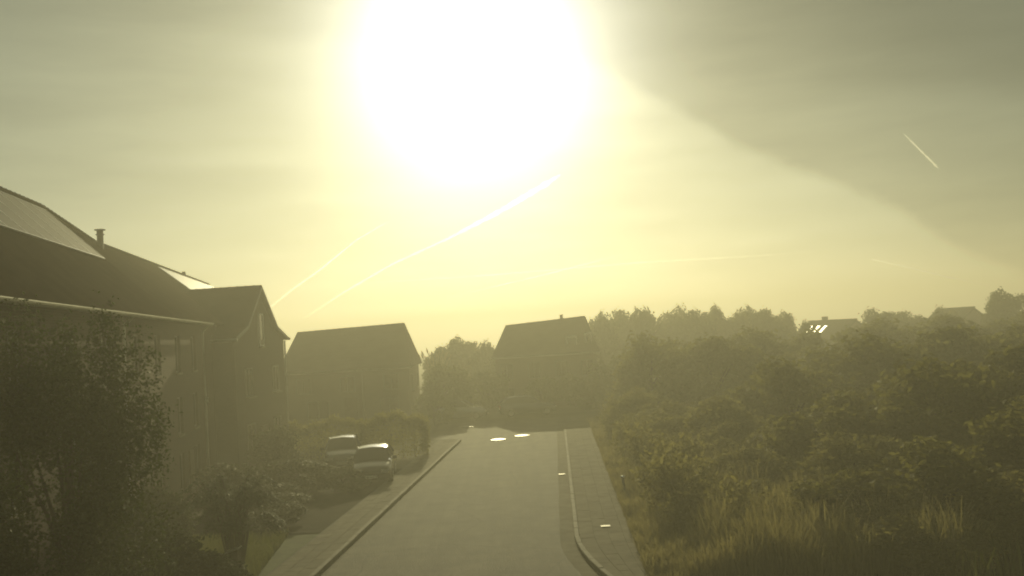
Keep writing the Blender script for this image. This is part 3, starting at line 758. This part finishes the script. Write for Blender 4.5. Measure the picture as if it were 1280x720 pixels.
# left front gardens
gt = empty('garden_tree', (-8.55, 18.3, 0)); tag(gt, 'big leafy tree with glinting leaves in front of the nearest row house', 'tree')
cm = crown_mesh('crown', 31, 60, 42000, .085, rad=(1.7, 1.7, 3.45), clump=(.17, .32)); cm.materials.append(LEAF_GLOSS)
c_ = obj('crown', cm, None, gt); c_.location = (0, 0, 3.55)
tm = trunk_mesh('trunk', 33, 1.6, .12, 8, 1.1, 6.0); tm.materials.append(BARK); obj('trunk', tm, None, gt)
gt = empty('garden_bush', (-9.55, 16.2, 0)); tag(gt, 'leafy bush cut by the left picture edge below the big tree', 'bush')
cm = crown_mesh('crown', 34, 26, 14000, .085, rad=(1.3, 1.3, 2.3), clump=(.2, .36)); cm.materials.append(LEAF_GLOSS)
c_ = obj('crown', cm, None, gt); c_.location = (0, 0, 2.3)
tm = trunk_mesh('trunk', 35, .8, .08, 6, .8, 3.4); tm.materials.append(BARK); obj('trunk', tm, None, gt)
for i, (x, y, h, r_, lab) in enumerate([(-8.6, 21.8, 2.0, 1.3, 'low dark bush below the big leafy tree'), (-7.0, 21.6, 1.5, 1.0, 'low dark bush at the bottom beside the letterbox pillar'),
                                        (-9.9, 23.6, 2.6, 1.3, 'dark bush against the row house wall right of the big tree'), (-11.4, 29.5, 2.3, 1.2, 'dark bush at the foot of the row house downpipe'),
                                        (-11.6, 46.0, 2.2, 1.2, 'dark bush at the foot of the gabled house'),
                                        (-9.6, 40.6, 1.25, 1.6, 'low dark bush in front of the dark hedge-side car'), (-7.3, 39.4, 1.0, 1.05, 'low clump of leaves in front of the black car'),
                                        (-9.3, 35.6, 1.0, 1.4, 'low spreading bush left of the driveway'), (-11.2, 36.5, 1.7, 1.3, 'dark bush between the gabled house and the driveway'),
                                        (-8.3, 32.6, .8, 1.1, 'small bush at the edge of the front lawn')]):
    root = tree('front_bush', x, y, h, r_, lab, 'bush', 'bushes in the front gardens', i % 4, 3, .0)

# feathery arching shrub
fs = empty('feathery_shrub', (-7.6, 25.3, 0)); tag(fs, 'feathery arching shrub with sunlit leaf tips beside the letterbox pillar', 'shrub')
r_ = np.random.default_rng(41); st = MB(); C0 = []; NN = []
for i in range(34):
    a = r_.uniform(0, 6.28); s = r_.uniform(.5, 1.45); h = r_.uniform(1.7, 2.75)
    p0 = Vector((.12 * math.cos(a), .12 * math.sin(a), 0)); p1 = Vector((s * .35 * math.cos(a), s * .35 * math.sin(a), h * .8)); p2 = Vector((s * .8 * math.cos(a), s * .8 * math.sin(a), h)); p3 = Vector((s * 1.15 * math.cos(a), s * 1.15 * math.sin(a), h - .35))
    st.tube([p0, p1, p2, p3], [.02, .014, .009, .004], 5, False)
    side = Vector((-math.sin(a), math.cos(a), 0))
    for t in np.linspace(.1, 1, 26):
        for (q0, q1, w) in ((p1, p2, 1.0), (p2, p3, .8)):
            c = q0.lerp(q1, t)
            for sg in (-1, 1):
                for q in np.linspace(.04, .26 * w, 3):
                    C0.append(c + side * sg * q + Vector((0, 0, -q * .35))); NN.append((r_.normal() * .25, r_.normal() * .25, 1))
st.build('stems', BARK, fs)
V, F = leaf_cards(np.array(C0), np.array(NN), .10, r_, .35); lm = raw_mesh('leaves', V, F); lm.materials.append(LEAF_GLOSS); obj('leaves', lm, None, fs)

# letterbox pillar with sloping metal cap
lp = empty('letterbox_pillar', (-7.25, 24.0, 0)); tag(lp, 'slim grey pillar with a sloping shiny cap among the left shrubs', 'letterbox')
MB().prism([(-.14, -.13, 0), (.14, -.13, 0), (.14, -.13, 1.12), (-.14, -.13, 1.04)], (0, .26, 0)).build('pillar', CONCRETE, lp)
MB().prism([(-.17, -.16, 1.045), (.17, -.16, 1.145), (.17, -.16, 1.175), (-.17, -.16, 1.075)], (0, .32, 0)).build('cap', ALU, lp)
MB().box((0, -.145, .8), (.2, .02, .07)).build('letter_slot', DARKMETAL, lp)

# marker post on the right verge
mp = empty('marker_post', (3.55, 34.6, 0)); tag(mp, 'short post with a bright round top on the right grass verge', 'post')
MB().tube([(0, 0, 0), (0, 0, .62)], .05, 10).build('shaft', DARKMETAL, mp)
MB().tube([(0, 0, .62), (0, 0, .66), (0, 0, .72), (0, 0, .75)], [.05, .09, .09, .04], 12).build('cap', CHROME, mp, True)

# clipped hedges
def hedge(x0, x1, y, dep, h, label, seed, n=9000):
    root = empty('clipped_hedge', ((x0 + x1) / 2, y, 0)); tag(root, label, 'hedge', 'clipped hedges before the tiled house')
    r_ = np.random.default_rng(seed); w = x1 - x0
    P = np.stack([r_.uniform(-w / 2, w / 2, n), r_.uniform(-dep / 2, dep / 2, n), h * r_.random(n) ** .7], 1)
    f = r_.integers(0, 4, n)
    P[f == 0, 2] = h; P[f == 1, 1] = -dep / 2; P[f == 2, 0] = np.sign(P[f == 2, 0]) * w / 2
    P += r_.normal(size=P.shape) * .09
    P[:, 2] += .16 * np.sin(P[:, 0] * 2.1 + seed) * P[:, 2] / h + .09 * np.sin(P[:, 0] * 6.3) * (P[:, 2] > h * .7)
    sp = r_.random(n) < .03; P[sp, 2] += r_.uniform(0, .25, sp.sum()) * (P[sp, 2] > h * .8)
    P[:, 2] = np.maximum(P[:, 2], .02)
    V, F = leaf_cards(P, r_.normal(size=P.shape) + [0, 0, .3], .11, r_)
    me = raw_mesh('foliage', V, F); me.materials.append(LEAFS[2]); obj('foliage', me, None, root)
    st = MB()
    for i in range(int(w / .6)): st.tube([(-w / 2 + .3 + i * .6, 0, 0), (-w / 2 + .3 + i * .6, .03, h * .8)], [.03, .015], 5)
    st.build('stems', BARK, root)
hedge(-12.1, -8.35, 51.5, 1.0, 1.85, 'long clipped hedge behind the left parked car', 51)
hedge(-8.2, -4.9, 50.0, 1.6, 2.05, 'taller clipped hedge block at the bend of the left pavement', 52, 11000)

# spiky plumes beside the hedge house
pl = empty('plume_grass', (-6.9, 82.0, 0)); tag(pl, 'spiky plume grass rising beside the hedge house roof', 'plant')
r_ = random.Random(61); st = MB(); hd = MB()
for i in range(24):
    a = r_.uniform(0, 6.28); s = r_.uniform(.2, 1.5); h = r_.uniform(3.6, 4.8)
    p0 = (.2 * math.cos(a), .2 * math.sin(a), 0); p1 = (s * .4 * math.cos(a), s * .4 * math.sin(a), h * .7); p2 = (s * math.cos(a), s * math.sin(a), h)
    st.tube([p0, p1, p2], [.03, .025, .015], 5)
    e = Vector(p2); d_ = (e - Vector(p1)).normalized(); hd.tube([e, e + d_ * .25, e + d_ * .6], [.02, .08, .01], 6)
st.build('stems', GRASSM, pl); hd.build('plumes', GRASSM, pl)

# ------------------------------------------------------------------ parked cars
def car(loc, rz, paint, label, group='parked cars'):
    root = empty('parked_car', loc, rz); tag(root, label, 'car', group)
    # length along y, front at -y
    st = [(-2.08, .60, .34, .60), (-2.0, .74, .26, .72), (-1.75, .82, .22, .80), (-1.0, .86, .2, .92), (-.75, .87, .2, .97), (0, .88, .2, .99), (1.0, .88, .2, 1.01), (1.7, .85, .22, 1.03), (1.98, .78, .26, .98), (2.06, .66, .36, .80)]
    mb = MB(); k = 9
    for y, w, zb, zt in st:
        zm = zb + (zt - zb) * .55
        prof = [(-w * .86, zb), (-w, zb + .08), (-w, zm), (-w * .97, zt - .06), (-w * .85, zt), (w * .85, zt), (w * .97, zt - .06), (w, zm), (w, zb + .08), (w * .86, zb)]
        # crown the bonnet: middle vertex raised
        prof.insert(5, (0, zt + .035))
        mb.v += [(x, y, z) for x, z in prof]
    k = 11
    for i in range(len(st) - 1):
        for j in range(k):
            a0 = i * k + j; a1 = i * k + (j + 1) % k; mb.f.append((a0, a1, a1 + k, a0 + k))
    mb.f.append(tuple(range(k))); e = (len(st) - 1) * k; mb.f.append(tuple(range(e + k - 1, e - 1, -1)))
    body = mb.build('body', paint, root, True)
    # greenhouse
    gs = [(-.95, .70, .95, .97), (-.30, .62, .98, 1.40), (.2, .62, .98, 1.455), (.9, .61, .98, 1.44), (1.45, .59, .98, 1.36), (1.92, .66, .98, 1.0)]
    gm = MB()
    for y, w, zb, zt in gs: gm.v += [(-.80, y, zb), (-w, y, zt), (0, y, zt + .035), (w, y, zt), (.80, y, zb)]
    for i in range(len(gs) - 1):
        for j in range(4): a0 = i * 5 + j; gm.f.append((a0, a0 + 1, a0 + 6, a0 + 5))
    gm.build('windows', GLASS, root)
    rm = MB()
    for y, w, zb, zt in gs[1:5]: rm.v += [(-w - .02, y, zt - .02), (-w * .8, y, zt + .03), (0, y, zt + .06), (w * .8, y, zt + .03), (w + .02, y, zt - .02)]
    for i in range(3):
        for j in range(4): a0 = i * 5 + j; rm.f.append((a0, a0 + 1, a0 + 6, a0 + 5))
    rm.build('roof', paint, root, True)
    for s in (-1, 1):
        pm = MB(); pm.tube([(s * .81, -.95, .98), (s * .64, -.30, 1.40)], .035, 6); pm.build('window_pillar', paint, root); pm = MB(); pm.tube([(s * .82, .32, .99), (s * .635, .3, 1.43)], .035, 6); pm.build('window_pillar', paint, root); pm = MB(); pm.tube([(s * .81, 1.9, 1.0), (s * .61, 1.45, 1.37)], .05, 6)
        pm.build('window_pillar', paint, root)
    wm = MB().tube([(-.11, 0, 0), (-.10, 0, 0), (.10, 0, 0), (.11, 0, 0)], [.27, .31, .31, .27], 20).mesh('tyre', True); wm.materials.append(RUBBER)
    hm = MB().tube([(-.118, 0, 0), (.118, 0, 0)], .19, 14).mesh('rim'); hm.materials.append(ALU)
    for sx in (-.78, .78):
        for y in (-1.32, 1.28):
            w = obj('wheel', wm, None, root); w.location = (sx, y, .31); obj('rim', hm, None, w)
    for s in (-1, 1):
        MB().box((s * .58, -2.03, .62), (.3, .1, .13)).build('headlight', LAMP, root)
        MB().box((s * .62, 2.03, .78), (.24, .1, .18)).build('tail_light', TAIL, root)
        MB().box((s * .96, -.72, 1.02), (.2, .1, .13)).build('mirror', paint, root)
    MB().box((0, -2.07, .42), (.52, .05, .12)).build('number_plate', PLATE, root)
    MB().box((0, -2.03, .56), (.7, .1, .08)).build('grille', DARKMETAL, root)
    MB().box((0, 2.05, .62), (.52, .05, .12)).build('number_plate', PLATE, root)
    return root
def paint(name, c, metal=.3): return mat(name, c, .22, metal, .6, coat=1.0)
car((-8.75, 47.6, .02), R(8), paint('paint_grey', (.10, .10, .105)), 'dark car parked in front of the long clipped hedge')
car((-6.50, 42.4, .02), R(5), paint('paint_black', (.02, .02, .022)), 'black car flashing in the sun beside the left pavement')
car((-4.35, 70.4, .01), R(84), paint('paint_silver', (.35, .35, .36), .6), 'far parked car at the road end beside the tall shrub')
car((0.6, 70.8, .01), R(95), paint('paint_blue', (.05, .07, .12)), 'far parked car in the shade below the road-end house')

# ------------------------------------------------------------------ contrails (ice cloud volumes high in the sky)
def contrail(points, label, dens, smooth=1):
    """points: (azimuth deg, elevation deg, half width in mrad)"""
    ALT = 2500.0; pts = []; rad = []
    for az, el, w in points:
        dist = ALT / math.tan(R(el)); pts.append(Vector((dist * math.sin(R(az)), dist * math.cos(R(az)), ALT))); rad.append(max(w, .02) * 1e-3 * dist / math.cos(R(el)))
    rc = random.Random(len(label)); P2, R2 = [], []
    for i in range(len(pts) - 1):
        for k in range(12):
            t = k / 12; P2.append(pts[i].lerp(pts[i + 1], t)); R2.append((rad[i] * (1 - t) + rad[i + 1] * t) * rc.uniform(.72, 1.25))
    P2.append(pts[-1]); R2.append(rad[-1] * .3)
    mb = MB(); mb.tube(P2, R2, 10); o = mb.build('contrail', None)
    M = bpy.data.materials.new('ice_cloud'); M.use_nodes = True; t = M.node_tree; t.nodes.clear()
    vs = t.nodes.new('ShaderNodeVolumeScatter'); vs.inputs['Color'].default_value = (1, 1, 1, 1); vs.inputs['Anisotropy'].default_value = .8
    vs.inputs['Density'].default_value = dens / (2 * max(rad)); t.links.new(vs.outputs[0], t.nodes.new('ShaderNodeOutputMaterial').inputs['Volume'])
    o.data.materials.append(M); tag(o, label, 'contrail', 'contrails in the sky')
    return o
contrail([(-15.2, 1.6, .6), (-12.88, 3.35, .9), (-11.23, 4.43, .9), (-9.06, 6.07, .8), (-7.6, 6.85, .5), (-6.65, 7.28, .05)], 'thin contrail climbing from behind the hedge house, left of the longest one', .34)
contrail([(-12.28, 1.64, .3), (-9.91, 3.06, .9), (-7.03, 4.56, 1.1), (-3.64, 5.91, 1.4), (-1.0, 7.1, 2.6), (0.3, 7.73, 3.0), (2.4, 8.8, 3.2), (3.3, 9.3, 1.0)], 'long contrail broadening into a bright streak under the sun', .22)
contrail([(-9.43, 3.5, .3), (-0.9, 3.61, .8), (7.67, 3.79, .9), (14.11, 3.69, .8), (19.38, 3.67, .2)], 'faint level contrail stretching across the middle sky', .30)
contrail([(-3.83, 2.4, .2), (2.43, 3.51, .8), (7.72, 4.54, .2)], 'faint short contrail rising to the right above the road-end house', .2)
contrail([(22.7, 9.75, .1), (22.86, 9.55, .7), (24.2, 7.8, .9), (24.35, 7.6, .2)], 'short steep contrail high in the right sky', .22)
contrail([(20.59, 2.99, .7), (22.4, 2.4, .8), (24.18, 1.77, .6), (26.47, 1.03, .1)], 'short falling contrail low over the far roofs', .42)

# ------------------------------------------------------------------ haze, added in place of the veil of the dirty window glass
hz = MB().box((0, 145, 6.2), (444, 374, 14.6)).build('haze', None); tag(hz, 'thin warm haze added over the street for the window glass veil', 'haze', kind='stuff')
HM = bpy.data.materials.new('veil_haze'); HM.use_nodes = True; t = HM.node_tree; t.nodes.clear()
pv = t.nodes.new('ShaderNodeVolumePrincipled'); pv.inputs['Color'].default_value = (.98, .95, .79, 1); pv.inputs['Density'].default_value = HAZE_DENSITY
pv.inputs['Anisotropy'].default_value = HAZE_G
t.links.new(pv.outputs[0], t.nodes.new('ShaderNodeOutputMaterial').inputs['Volume']); hz.data.materials.append(HM)
